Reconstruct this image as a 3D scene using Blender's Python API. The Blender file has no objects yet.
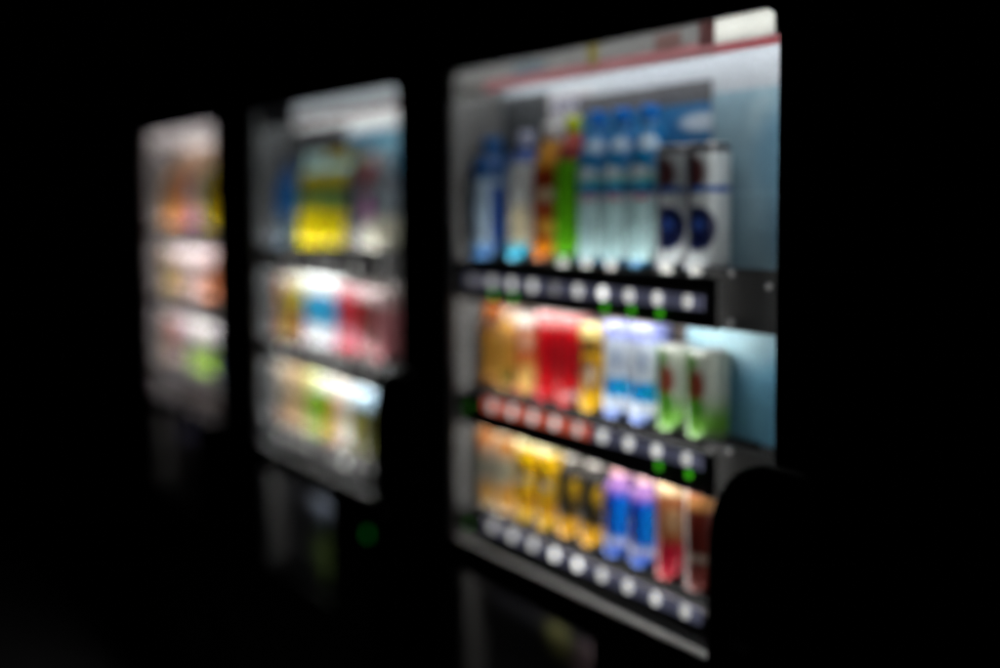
import bpy, bmesh, math, random
from mathutils import Vector, Matrix
random.seed(7)
sc = bpy.context.scene
COL = sc.collection
PI = math.pi

# ------------------------------------------------------------------ camera
EYE = 1.4913
CAM = Vector((2.1632, -1.0342, EYE))
YAW, PITCH, ROLL = 0.4784, 0.0905, -0.0046
F = Vector((-math.cos(YAW)*math.cos(PITCH), math.sin(YAW)*math.cos(PITCH), -math.sin(PITCH)))
R = F.cross(Vector((0, 0, 1))).normalized()
U = R.cross(F)
R2 = R*math.cos(ROLL) + U*math.sin(ROLL)
U2 = -R*math.sin(ROLL) + U*math.cos(ROLL)
cd = bpy.data.cameras.new('camera')
cam = bpy.data.objects.new('camera', cd)
COL.objects.link(cam)
cam.matrix_world = Matrix(((R2.x, U2.x, -F.x, CAM.x), (R2.y, U2.y, -F.y, CAM.y), (R2.z, U2.z, -F.z, CAM.z), (0, 0, 0, 1)))
cd.lens = 50.0; cd.sensor_width = 36.0; cd.clip_start = 0.02; cd.clip_end = 200
cd.dof.use_dof = True; cd.dof.focus_distance = 1.33; cd.dof.aperture_fstop = 1.2
sc.camera = cam

def on_plane(px, py, depth):
    """point (x, z) of the plane y = depth seen at a pixel of the 1000 px wide photograph"""
    d = F + R2*((px-500)/1389.0) + U2*((334-py)/1389.0)
    t = (depth-CAM.y)/d.y
    return CAM.x + d.x*t, CAM.z + d.z*t

# ------------------------------------------------------------------ materials
MATS = {}
def nodes_of(name):
    m = bpy.data.materials.new(name); m.use_nodes = True
    nt = m.node_tree; b = nt.nodes['Principled BSDF']
    return m, nt, b
def c4(c): return (c[0], c[1], c[2], 1.0)

def mottled(name, col, rough=0.5, metal=0.0, scale=30.0, amount=0.18, spec=0.5, bump=0.0):
    """plain surface with a little wear and uneven gloss"""
    m, nt, b = nodes_of(name)
    tc = nt.nodes.new('ShaderNodeTexCoord')
    n = nt.nodes.new('ShaderNodeTexNoise'); n.inputs['Scale'].default_value = scale; n.inputs['Detail'].default_value = 6
    nt.links.new(tc.outputs['Object'], n.inputs['Vector'])
    mx = nt.nodes.new('ShaderNodeMix'); mx.data_type = 'RGBA'
    mx.inputs[6].default_value = c4([v*(1-amount) for v in col]); mx.inputs[7].default_value = c4([min(1, v*(1+amount)) for v in col])
    nt.links.new(n.outputs['Fac'], mx.inputs[0]); nt.links.new(mx.outputs[2], b.inputs['Base Color'])
    mr = nt.nodes.new('ShaderNodeMapRange'); mr.inputs['To Min'].default_value = max(0.02, rough-0.08); mr.inputs['To Max'].default_value = min(1, rough+0.1)
    nt.links.new(n.outputs['Fac'], mr.inputs['Value']); nt.links.new(mr.outputs['Result'], b.inputs['Roughness'])
    b.inputs['Metallic'].default_value = metal; b.inputs['Specular IOR Level'].default_value = spec
    if bump:
        bp = nt.nodes.new('ShaderNodeBump'); bp.inputs['Strength'].default_value = bump; bp.inputs['Distance'].default_value = 0.002
        nt.links.new(n.outputs['Fac'], bp.inputs['Height']); nt.links.new(bp.outputs['Normal'], b.inputs['Normal'])
    return m

def lit(name, col, strength):
    m, nt, b = nodes_of(name)
    b.inputs['Base Color'].default_value = c4(col)
    b.inputs['Emission Color'].default_value = c4(col); b.inputs['Emission Strength'].default_value = strength
    b.inputs['Roughness'].default_value = 0.4
    return m

def glass_mat(name, tint=(1, 1, 1)):
    m = bpy.data.materials.new(name); m.use_nodes = True
    nt = m.node_tree; nt.nodes.clear()
    out = nt.nodes.new('ShaderNodeOutputMaterial'); tr = nt.nodes.new('ShaderNodeBsdfTransparent'); gl = nt.nodes.new('ShaderNodeBsdfGlossy')
    fr = nt.nodes.new('ShaderNodeFresnel'); fr.inputs['IOR'].default_value = 1.35; mix = nt.nodes.new('ShaderNodeMixShader')
    tr.inputs['Color'].default_value = c4(tint); gl.inputs['Roughness'].default_value = 0.02
    ge = nt.nodes.new('ShaderNodeNewGeometry')
    fac = M2(nt, 'MULTIPLY', fr.outputs[0], M2(nt, 'SUBTRACT', 1.0, ge.outputs['Backfacing']))
    nt.links.new(fac, mix.inputs[0]); nt.links.new(tr.outputs[0], mix.inputs[1]); nt.links.new(gl.outputs[0], mix.inputs[2])
    nt.links.new(mix.outputs[0], out.inputs['Surface'])
    return m

def translucent(name, col, trans=0.6, marks=()):
    """backlit printed acrylic: (x0, x1, z0, z1, colour) marks printed on it, in the part's own metres"""
    m, nt, b = nodes_of(name)
    colsock = paint(nt, col, [('box', a, bb, c, d, e, 0.002) for a, bb, c, d, e in marks])
    nt.links.new(colsock, b.inputs['Base Color'])
    tr = nt.nodes.new('ShaderNodeBsdfTranslucent'); nt.links.new(colsock, tr.inputs['Color'])
    mx = nt.nodes.new('ShaderNodeMixShader'); mx.inputs[0].default_value = trans
    out = [n for n in nt.nodes if n.type == 'OUTPUT_MATERIAL'][0]
    nt.links.new(b.outputs[0], mx.inputs[1]); nt.links.new(tr.outputs[0], mx.inputs[2]); nt.links.new(mx.outputs[0], out.inputs['Surface'])
    return m

def M2(nt, op, a, b=None):
    n = nt.nodes.new('ShaderNodeMath'); n.operation = op
    for i, v in enumerate((a, b)):
        if v is None: continue
        if isinstance(v, (int, float)): n.inputs[i].default_value = v
        else: nt.links.new(v, n.inputs[i])
    return n.outputs[0]

def paint(nt, base, marks, round_item=False):
    """base colour overprinted by marks. ('box', x0, x1, z0, z1, colour, soft) or ('dot', x, z, rx, rz, colour, soft).
    On a round item x is the angle round it in radians (0 = front, + = towards the right)."""
    tc = nt.nodes.new('ShaderNodeTexCoord'); sp = nt.nodes.new('ShaderNodeSeparateXYZ')
    nt.links.new(tc.outputs['Object'], sp.inputs[0])
    z = sp.outputs['Z']
    x = sp.outputs['X']
    if round_item:
        x = M2(nt, 'ARCTAN2', sp.outputs['X'], M2(nt, 'MULTIPLY', sp.outputs['Y'], -1.0))
    rgb = nt.nodes.new('ShaderNodeRGB'); rgb.outputs[0].default_value = c4(base)
    cur = rgb.outputs[0]
    def ss(val, lo, hi):
        n = nt.nodes.new('ShaderNodeMapRange'); n.interpolation_type = 'SMOOTHSTEP'
        nt.links.new(val, n.inputs['Value']); n.inputs['From Min'].default_value = lo; n.inputs['From Max'].default_value = hi
        return n.outputs['Result']
    for mk in marks:
        if mk[0] == 'box':
            _, x0, x1, z0, z1, col, s = mk
            f = M2(nt, 'MULTIPLY', ss(z, z0-s/2, z0+s/2), M2(nt, 'SUBTRACT', 1.0, ss(z, z1-s/2, z1+s/2)))
            if x0 is not None:
                sx = s*10 if round_item else s
                f = M2(nt, 'MULTIPLY', f, M2(nt, 'MULTIPLY', ss(x, x0-sx/2, x0+sx/2), M2(nt, 'SUBTRACT', 1.0, ss(x, x1-sx/2, x1+sx/2))))
        else:
            _, xc, zc, rx, rz, col, s = mk
            a = M2(nt, 'DIVIDE', M2(nt, 'SUBTRACT', x, xc), rx); bq = M2(nt, 'DIVIDE', M2(nt, 'SUBTRACT', z, zc), rz)
            d = M2(nt, 'SQRT', M2(nt, 'ADD', M2(nt, 'MULTIPLY', a, a), M2(nt, 'MULTIPLY', bq, bq)))
            f = M2(nt, 'SUBTRACT', 1.0, ss(d, 1-s, 1+s))
        mx = nt.nodes.new('ShaderNodeMix'); mx.data_type = 'RGBA'
        nt.links.new(f, mx.inputs[0]); nt.links.new(cur, mx.inputs[6]); mx.inputs[7].default_value = c4(col)
        cur = mx.outputs[2]
    return cur

def printed(name, base, marks, rough=0.35, metal=0.0, round_item=False, fine=True):
    m, nt, b = nodes_of(name)
    cur = paint(nt, base, marks, round_item)
    if fine:   # fine print: a faint mottling of small type over the artwork
        tc = nt.nodes.new('ShaderNodeTexCoord'); v = nt.nodes.new('ShaderNodeTexVoronoi'); v.inputs['Scale'].default_value = 260
        nt.links.new(tc.outputs['Object'], v.inputs['Vector'])
        mr = nt.nodes.new('ShaderNodeMapRange'); mr.inputs['From Min'].default_value = 0.1; mr.inputs['From Max'].default_value = 0.5
        mr.inputs['To Min'].default_value = 0.72; mr.inputs['To Max'].default_value = 1.05
        nt.links.new(v.outputs['Distance'], mr.inputs['Value'])
        mm = nt.nodes.new('ShaderNodeMix'); mm.data_type = 'RGBA'; mm.blend_type = 'MULTIPLY'; mm.inputs[0].default_value = 1.0
        cb = nt.nodes.new('ShaderNodeCombineColor')
        for i in range(3): nt.links.new(mr.outputs['Result'], cb.inputs[i])
        nt.links.new(cur, mm.inputs[6]); nt.links.new(cb.outputs[0], mm.inputs[7])
        cur = mm.outputs[2]
    nt.links.new(cur, b.inputs['Base Color'])
    b.inputs['Roughness'].default_value = rough; b.inputs['Metallic'].default_value = metal; b.inputs['Specular IOR Level'].default_value = 0.22
    return m

BLACK = mottled('black_enamel', (0.012, 0.012, 0.013), 0.38, bump=0.02, spec=0.3)
RISERM = mottled('matt_black_riser', (0.012, 0.012, 0.013), 0.8, spec=0.1)
BLACKP = mottled('black_plastic', (0.014, 0.014, 0.015), 0.45, spec=0.35)
TAGW = mottled('white_card', (0.75, 0.75, 0.72), 0.5, amount=0.08)
COINM = mottled('matt_black_plastic', (0.006, 0.006, 0.006), 0.7, spec=0.12)
DGREY = mottled('dark_grey_plastic', (0.026, 0.027, 0.029), 0.6)
BLINE = mottled('poster_recess_grey', (0.05, 0.048, 0.047), 0.6)
LINER = mottled('grey_liner', (0.36, 0.37, 0.38), 0.6)
SHELFM = mottled('shelf_grey', (0.02, 0.02, 0.022), 0.75, spec=0.12)
STEEL = mottled('brushed_steel', (0.72, 0.72, 0.72), 0.40, metal=0.3, scale=80)
CHROME = mottled('screw_chrome', (0.42, 0.42, 0.43), 0.4, metal=0.9)
GLASS = glass_mat('window_glass', (0.97, 0.985, 0.98))
ASPHALT = mottled('asphalt', (0.018, 0.018, 0.019), 0.9, scale=120, amount=0.4, bump=0.4)

# ------------------------------------------------------------------ mesh helpers
def link(name, bm, mats, parent=None, loc=(0, 0, 0), smooth=False, bevel=0.0):
    me = bpy.data.meshes.new(name); bm.normal_update(); bm.to_mesh(me); bm.free()
    if not isinstance(mats, (list, tuple)): mats = [mats]
    for m in mats: me.materials.append(m)
    if smooth:
        for p in me.polygons: p.use_smooth = True
    o = bpy.data.objects.new(name, me); COL.objects.link(o); o.location = loc
    if parent: o.parent = parent
    if bevel:
        md = o.modifiers.new('bevel', 'BEVEL'); md.width = bevel; md.segments = 3; md.limit_method = 'ANGLE'
    return o
def box(bm, x0, x1, y0, y1, z0, z1):
    vs = [bm.verts.new(p) for p in ((x0,y0,z0),(x1,y0,z0),(x1,y1,z0),(x0,y1,z0),(x0,y0,z1),(x1,y0,z1),(x1,y1,z1),(x0,y1,z1))]
    for f in ((0,3,2,1),(4,5,6,7),(0,1,5,4),(1,2,6,5),(2,3,7,6),(3,0,4,7)): bm.faces.new([vs[i] for i in f])
def boxo(name, mats, parent, x0, x1, y0, y1, z0, z1, bevel=0.0):
    """box whose own origin is its front lower left corner"""
    bm = bmesh.new(); box(bm, 0, x1-x0, 0, y1-y0, 0, z1-z0)
    return link(name, bm, mats, parent, (x0, y0, z0), bevel=bevel)
def lathe(bm, prof, seg=40, mat_index=0, wob=None):
    rings = []
    for r, z in prof:
        rings.append([bm.verts.new((r*math.sin(2*PI*i/seg), -r*math.cos(2*PI*i/seg), z)) for i in range(seg)] if r > 1e-5 else [bm.verts.new((0, 0, z))])
    for a, b in zip(rings, rings[1:]):
        for i in range(seg):
            j = (i+1) % seg
            if len(a) == 1 and len(b) == 1: continue
            if len(a) == 1: f = bm.faces.new((a[0], b[j], b[i]))
            elif len(b) == 1: f = bm.faces.new((a[i], a[j], b[0]))
            else: f = bm.faces.new((a[i], a[j], b[j], b[i]))
            f.material_index = mat_index; f.smooth = True
def cyl_x(bm, x0, x1, y, z, r, seg=20):
    a = [bm.verts.new((x0, y+r*math.cos(2*PI*i/seg), z+r*math.sin(2*PI*i/seg))) for i in range(seg)]
    b = [bm.verts.new((x1, y+r*math.cos(2*PI*i/seg), z+r*math.sin(2*PI*i/seg))) for i in range(seg)]
    for i in range(seg):
        j = (i+1) % seg; bm.faces.new((a[i], a[j], b[j], b[i]))
    bm.faces.new(a[::-1]); bm.faces.new(b)
def disc_y(bm, x, y0, y1, z, r, seg=20, dome=0.0):
    """short cylinder facing -y"""
    a = [bm.verts.new((x+r*math.cos(2*PI*i/seg), y0, z+r*math.sin(2*PI*i/seg))) for i in range(seg)]
    b = [bm.verts.new((x+r*math.cos(2*PI*i/seg), y1, z+r*math.sin(2*PI*i/seg))) for i in range(seg)]
    for i in range(seg):
        j = (i+1) % seg; bm.faces.new((a[i], a[j], b[j], b[i]))
    c = bm.verts.new((x, y0-dome, z))
    for i in range(seg): bm.faces.new((a[(i+1) % seg], a[i], c))
    bm.faces.new(b)
def rrect(x0, x1, z0, z1, rr, n=8):
    """rounded rectangle loop, rr = radii (bl, br, tr, tl)"""
    pts = []
    for (cx, cz, r, a0) in ((x0, z0, rr[0], PI), (x1, z0, rr[1], 1.5*PI), (x1, z1, rr[2], 0), (x0, z1, rr[3], 0.5*PI)):
        ox = cx + (r if cx == x0 else -r); oz = cz + (r if cz == z0 else -r)
        for k in range(n+1):
            a = a0 + 0.5*PI*k/n
            pts.append((ox+r*math.cos(a), oz+r*math.sin(a)))
    return pts
def ring_plate(bm, outer, inner, y0, y1):
    """plate between two loops with the same number of points, from y0 (front) to y1"""
    n = len(outer)
    of = [bm.verts.new((x, y0, z)) for x, z in outer]; ob = [bm.verts.new((x, y1, z)) for x, z in outer]
    nf = [bm.verts.new((x, y0, z)) for x, z in inner]; nb = [bm.verts.new((x, y1, z)) for x, z in inner]
    for i in range(n):
        j = (i+1) % n
        bm.faces.new((of[i], of[j], nf[j], nf[i])); bm.faces.new((ob[j], ob[i], nb[i], nb[j]))
        bm.faces.new((of[j], of[i], ob[i], ob[j])); bm.faces.new((nf[i], nf[j], nb[j], nb[i]))
def slab(bm, loop, y0, y1):
    f = [bm.verts.new((x, y0, z)) for x, z in loop]; b = [bm.verts.new((x, y1, z)) for x, z in loop]
    n = len(loop); bm.faces.new(f); bm.faces.new(b[::-1])
    for i in range(n):
        j = (i+1) % n; bm.faces.new((f[j], f[i], b[i], b[j]))
def empty(name, loc, label, cat, group=None):
    o = bpy.data.objects.new(name, None); COL.objects.link(o); o.location = loc; o.empty_display_size = 0.05
    o['label'] = label; o['category'] = cat
    if group: o['group'] = group
    return o

# ------------------------------------------------------------------ the vending machines
W, TOP, BOT = 0.883, 1.72, 0.935       # display window, left edge at the machine's x = 0
BACK = 0.095
PITCHX = 0.0694
def slot(k): return 0.1305 + PITCHX*k

WHITE_BTN = lit('button_white_lit', (1.0, 0.98, 0.95), 1.0)
def button_mat(name, s): return lit(name, (1.0, 0.98, 0.95), s)
GREEN_ON = lit('green_indicator_lit', (0.12, 1.0, 0.02), 0.35)
GREEN_DIM = lit('green_indicator_dim', (0.10, 0.8, 0.02), 0.06)

def vending_machine(x0, label, P):
    t = empty('vending_machine', (x0, 0, 0), label, 'vending machine', 'vending machines standing in a row')
    e = EYE; W = P.get('W', 0.883)
    # --- carcass behind the display: a hollow cabinet of sheets
    XL, XR, ZT, DEEP = -0.095, 0.998, 1.83, 0.70
    bm = bmesh.new()
    box(bm, XL, XR, 0.135, DEEP, 0.08, ZT-0.004)
    link('cabinet', bm, BLACK, t, bevel=0.012)
    for lx in (XL+0.03, XR-0.09):
        for ly in (0.17, DEEP-0.10): boxo('foot', BLACKP, t, lx, lx+0.06, ly, ly+0.06, 0.0, 0.079, bevel=0.003)
    # --- door: window frame with rounded opening
    bm = bmesh.new()
    zm = 0.895
    ring_plate(bm, rrect(XL, XR, zm, ZT, (0.004,)*4), rrect(0, W, BOT-0.018, TOP, (0.006, 0.006, 0.030, 0.020)), -0.010, 0.0)
    # door sides going back to the cabinet
    box(bm, XL, XL+0.012, 0.0005, 0.133, zm, ZT); box(bm, XR-0.012, XR, 0.0005, 0.133, zm, ZT)
    box(bm, XL+0.0125, XR-0.0125, 0.0005, 0.133, ZT-0.012, ZT)
    link('window_frame', bm, BLACK, t, bevel=0.0015)
    bm = bmesh.new(); box(bm, -0.011, W+0.011, 0.0006, 0.0026, BOT-0.026, TOP+0.011)
    link('window_glass', bm, GLASS, t)
    # --- liner
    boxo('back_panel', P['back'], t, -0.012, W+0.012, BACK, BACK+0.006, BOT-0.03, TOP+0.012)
    boxo('side_liner', P['side'], t, -0.012, -0.006, 0.0030, BACK-0.0005, BOT-0.03, TOP+0.012)
    boxo('side_liner', P['side'], t, W+0.006, W+0.012, 0.0030, BACK-0.0005, BOT-0.03, TOP+0.012)
    boxo('ceiling_liner', LINER, t, -0.0055, W+0.0055, 0.0030, BACK-0.0005, TOP+0.006, TOP+0.012)
    # --- header: printed acrylic strip lit from behind
    vz = P.get('header_drop', 0.040)
    be = P.get('bright_end')
    boxo('header_strip', P['header'], t, 0.002, be[0] if be else W-0.002, 0.008, 0.0105, TOP-vz, TOP+0.004)
    if be:
        boxo('lamp_cover', P['bright_mat'], t, be[0]+0.001, be[1], 0.007, 0.0095, TOP-vz+0.012, TOP+0.004, bevel=0.001)
        boxo('header_edge', P['edge_mat'], t, be[0]+0.001, W-0.002, 0.0075, 0.0100, TOP-vz, TOP-vz+0.0112)
        boxo('header_cap', DGREY, t, be[1]+0.001, W-0.002, 0.008, 0.0105, TOP-vz+0.012, TOP+0.004)
    # --- printed cards on the back panel
    for (nm, a, b_, c, d, mat, dy) in P['cards']:
        boxo(nm, mat, t, a, b_, BACK-0.0015-dy, BACK-0.0003-dy, c, d)
    # --- lamps
    for ty in (0.0195, 0.050):
        bm = bmesh.new(); cyl_x(bm, 0.01, W-0.01, ty, TOP-0.012, 0.005)
        link('fluorescent_tube', bm, P['tube'][0], t, smooth=False)
    # --- shelves
    for si, S in enumerate(P['shelves']):
        zs, zb = S['z'], S['z']-S['drop']
        last = S.get('last')
        sh = boxo('shelf', SHELFM, t, -0.005, W+0.005, 0.0270, BACK-0.001, zs-0.004, zs, bevel=0.0008)
        xr = slot(8)+PITCHX*0.55
        boxo('riser', RISERM, sh, 0.012, xr+0.01, 0.006, BACK-0.030, 0.0045, 0.004+S.get('rise', 0.008), bevel=0.0008)
        st = boxo('button_strip', BLACKP, t, -0.005, W+0.005 if last else xr+0.022, 0.0075, 0.0125, zb, zs+0.002, bevel=0.0015)
        ox, oz = 0.005, -zb      # strip's own coordinates
        bz = S['bz']
        bm = bmesh.new(); cyl_x(bm, P.get('tx', 0.050), xr-0.035, 0.0172, zs-0.011, 0.0035)
        link('fluorescent_tube', bm, P['foot_tube'], t)
        # tint plates and buttons
        for k in range(-1 if S.get('ten') else 0, 9):
            xk = slot(k)
            hot = k in S.get('hot', ())
            pm = P['plate_hot'] if hot else P['plate_cold']
            if k not in S.get('noplate', ()):
                boxo('price_plate', pm, st, xk-PITCHX*0.5+0.002+ox, xk+PITCHX*0.5-0.002+ox, -0.0015, 0.001, bz-0.010+oz, bz+0.009+oz)
            bm = bmesh.new(); disc_y(bm, xk+ox, -0.0045, 0.0, bz+oz, S.get('br', 0.0088), dome=0.0015)
            link('button', bm, S['bm'][(k+1) % len(S['bm'])], st)
            if k in S.get('green', ()):
                bm = bmesh.new(); disc_y(bm, xk+ox+0.004, -0.003, 0.0, bz-0.020+oz, 0.0055, dome=0.001)
                link('green_indicator', bm, GREEN_ON, st)
        if S.get('green_left'):
            bm = bmesh.new(); disc_y(bm, 0.035+ox, -0.003, 0.0, bz-0.015+oz, 0.006, dome=0.001)
            link('green_indicator', bm, GREEN_DIM, st)
        for k in S.get('tags', ()):
            boxo('price_tag', TAGW, sh, slot(k)-0.012, slot(k)+0.012, -0.006, -0.0045, 0.0065, 0.020)
        if not last:
            # blank cover plate at the right with its screws
            pl = boxo('cover_plate', DGREY, t, xr-0.020, W+0.004, 0.0235, 0.0262, zb, zs+0.014, bevel=0.001)
            hp = S['drop']+0.01
            for sx, sz in ((0.052, 0.010), (0.052, hp-0.002), (0.125, hp-0.016)):
                bm = bmesh.new(); disc_y(bm, sx, -0.0022, 0.0, sz, 0.0042, dome=0.0014)
                link('screw', bm, CHROME, pl)
            bm = bmesh.new(); cyl_x(bm, P.get('tx', 0.030), xr-0.035, 0.0172, zb+0.0075, 0.0042)
            link('fluorescent_tube', bm, P['tube'][si+1], t)
    # --- upright lamps hidden behind the two sides of the frame
    for lx in (W+0.0040,):
        bm = bmesh.new(); box(bm, lx-0.001, lx+0.001, 0.006, 0.022, BOT+0.03, TOP-0.01)
        link('upright_lamp', bm, P['upright'], t)
    # --- bottom rail, front of the window
    rz = P['rail_z']
    bm = bmesh.new(); 
    pr_ = [(-0.0105, rz-0.003), (-0.017, rz-0.003), (-0.018, rz-0.001), (-0.0105, rz+0.004)]
    va = [bm.verts.new((0.030, y_, z_)) for y_, z_ in pr_]; vb = [bm.verts.new((W+0.004, y_, z_)) for y_, z_ in pr_]
    bm.faces.new(va); bm.faces.new(vb[::-1])
    for i_ in range(4): bm.faces.new((va[(i_+1) % 4], va[i_], vb[i_], vb[(i_+1) % 4]))
    bmesh.ops.recalc_face_normals(bm, faces=bm.faces)
    link('bottom_rail', bm, P.get('rail_mat', STEEL), t, bevel=0.001)
    # --- lower door panel with a shallow poster recess
    bm = bmesh.new()
    PX0, PX1, PZ0, PZ1 = 0.0, 0.46, 0.63, 0.860
    ring_plate(bm, rrect(XL, XR, 0.10, zm-0.003, (0.004,)*4), rrect(PX0, PX1, PZ0, PZ1, (0.01,)*4), 0.0, 0.014)
    box(bm, XL, XL+0.012, 0.0145, 0.133, 0.10, zm-0.003); box(bm, XR-0.012, XR, 0.0145, 0.133, 0.10, zm-0.003)
    box(bm, XL+0.0125, XR-0.0125, 0.0145, 0.133, 0.10, 0.112)
    link('lower_panel', bm, BLACK, t, bevel=0.0015)
    boxo('poster', P['poster'], t, PX0-0.01, PX1+0.01, 0.062, 0.066, PZ0-0.01, PZ1+0.02)
    boxo('poster_liner', BLINE, t, PX0-0.008, PX0-0.003, 0.0145, 0.0615, PZ0-0.01, PZ1+0.02)
    bm = bmesh.new(); box(bm, PX0+0.001, PX1-0.001, 0.0150, 0.0175, PZ0-0.005, PZ1+0.005)
    link('poster_glass', bm, GLASS, t)
    bm = bmesh.new(); cyl_x(bm, PX0+0.01, PX1-0.03, 0.036, PZ1+0.012, 0.004)
    link('poster_lamp', bm, P['plamp'], t)
    # --- coin unit standing proud of the door at the lower right
    if P.get('coin'):
        bm = bmesh.new()
        slab(bm, rrect(0.774, 0.985, 0.50, 1.192, (0.03, 0.03, 0.05, 0.120), 12), -0.026, -0.0106)
        cu = link('coin_unit', bm, COINM, t, bevel=0.006)
        bm = bmesh.new(); box(bm, 0.845, 0.850, -0.0290, -0.0264, 0.98, 1.02); box(bm, 0.828, 0.867, -0.0280, -0.0264, 0.955, 0.972)
        link('coin_slot', bm, STEEL, cu, bevel=0.0008)
        bm = bmesh.new(); box(bm, 0.82, 0.875, -0.034, -0.0264, 0.90, 0.915)
        link('return_lever', bm, BLACKP, cu, bevel=0.002)
        bm = bmesh.new(); box(bm, 0.805, 0.93, -0.0276, -0.0264, 1.05, 1.085)
        link('coin_display', bm, BLACKP, cu)
    # --- product outlet flap
    bm = bmesh.new(); ring_plate(bm, rrect(0.03, 0.72, 0.17, 0.36, (0.02,)*4), rrect(0.055, 0.695, 0.195, 0.335, (0.012,)*4), -0.012, -0.0006)
    of = link('outlet', bm, BLACKP, t, bevel=0.002)
    bm = bmesh.new(); box(bm, 0.057, 0.693, -0.006, -0.0008, 0.197, 0.333)
    link('flap', bm, BLACKP, of)
    if P.get('door_green'):
        gx, gz = P['door_green']
        bm = bmesh.new(); disc_y(bm, gx, -0.004, -0.0005, gz, 0.010, dome=0.001)
        link('green_lamp', bm, lit('green_door_lamp', (0.02, 0.8, 0.08), 0.10), t)
    return t

def pt(px, py, x0, depth=BACK):     # to the machine's own coordinates
    x, z = on_plane(px, py, depth); return x-x0, z

# ---- nearest machine ------------------------------------------------------
NEAR, MID, FAR = 0.0, -1.1, -2.205
def glyphs(x0, x1, z0, z1, n, seed):
    """unreadable dark characters on a card, as the blurred photograph shows them"""
    r = random.Random(seed); out = []; w = (x1-x0)/n
    for i in range(n):
        a = x0+i*w; s = (z1-z0)
        out.append(('box', a+w*0.12, a+w*0.30, z0, z1))
        out.append(('box', a+w*0.12, a+w*0.85, z1-s*0.22, z1))
        if r.random() < 0.7: out.append(('box', a+w*0.12, a+w*0.80, z0+s*0.4, z0+s*0.58))
        if r.random() < 0.7: out.append(('box', a+w*0.66, a+w*0.85, z0, z0+s*r.choice((0.5, 1))))
        if r.random() < 0.7: out.append(('box', a+w*0.12, a+w*0.85, z0, z0+s*0.2))
    return out
def marks(gl, col, soft=0.0008): return [(g[0], g[1], g[2], g[3], g[4], col, soft) for g in gl]

lavender = lit('price_plate_backlit_blue', (0.42, 0.43, 0.68), 0.13)
redplate = lit('price_plate_backlit_red', (1.0, 0.17, 0.10), 0.50)
b_hi = button_mat('button_bright', 1.7); b_md = button_mat('button_lit', 0.8); b_lo = button_mat('button_soft', 0.5); b_dk = button_mat('button_dim', 0.12); b_off = button_mat('button_unlit', 0.03)
def tube(name, col, s): return lit(name, col, s)

cardgrey = printed('card_dark_grey', (0.045, 0.05, 0.055), [], fine=True)
cardblue = printed('card_blue', (0.02, 0.14, 0.33), [('box', None, None, 0.092, 0.2, (0.085, 0.09, 0.10), 0.002),
    ('dot', 0.06, 0.05, 0.03, 0.03, (0.03, 0.3, 0.7), 0.3), ('dot', 0.2, 0.055, 0.04, 0.02, (0.05, 0.33, 0.7), 0.3),
    ('dot', 0.325, 0.066, 0.045, 0.012, (0.5, 0.6, 0.7), 0.4)], fine=True)
cardpale = printed('card_pale_blue', (0.22, 0.35, 0.43), [('dot', 0.16, 0.06, 0.05, 0.05, (0.13, 0.24, 0.33), 0.6), ('dot', 0.11, 0.20, 0.03, 0.03, (0.30, 0.43, 0.50), 0.5), ('dot', 0.19, 0.19, 0.02, 0.05, (0.10, 0.18, 0.25), 0.6), ('box', None, None, 0.10, 0.104, (0.3, 0.47, 0.58), 0.002), ('dot', 0.14, 0.15, 0.05, 0.06, (0.15, 0.3, 0.42), 0.5)])  # dark dots at the right paint the card's shading into its colour
cardpale2 = printed('card_sky_blue', (0.15, 0.38, 0.55), [('dot', 0.10, 0.15, 0.12, 0.05, (0.40, 0.60, 0.68), 0.5), ('dot', 0.24, 0.06, 0.06, 0.05, (0.10, 0.28, 0.42), 0.5)])  # pale upper dot paints the glare under the tube into the card
text_near = printed('card_text', (0.44, 0.44, 0.46), marks(glyphs(0.012, 0.130, 0.022, 0.050, 5, 3), (0.05, 0.06, 0.16)) + marks(glyphs(0.02, 0.10, -0.025, -0.012, 6, 5), (0.10, 0.11, 0.2)), fine=False)
near_header = translucent('header_near', (0.42, 0.42, 0.42), 0.5, [
    (0.10, 0.883, 0.0, 0.017, (0.70, 0.46, 0.48)), (0.20, 0.30, 0.018, 0.033, (0.30, 0.36, 0.40)), (0.43, 0.455, 0.014, 0.044, (0.40, 0.36, 0.16)),
    (0.60, 0.66, 0.016, 0.036, (0.36, 0.28, 0.27)), (0.700, 0.735, 0.013, 0.044, (0.27, 0.18, 0.18)), (0.0, 0.09, 0.0, 0.008, (0.36, 0.35, 0.32))])
bright = translucent('lamp_cover_white', (0.74, 0.74, 0.72), 0.6)
header_pink = translucent('header_edge_pink', (0.76, 0.42, 0.45), 0.5)
e = EYE
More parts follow.
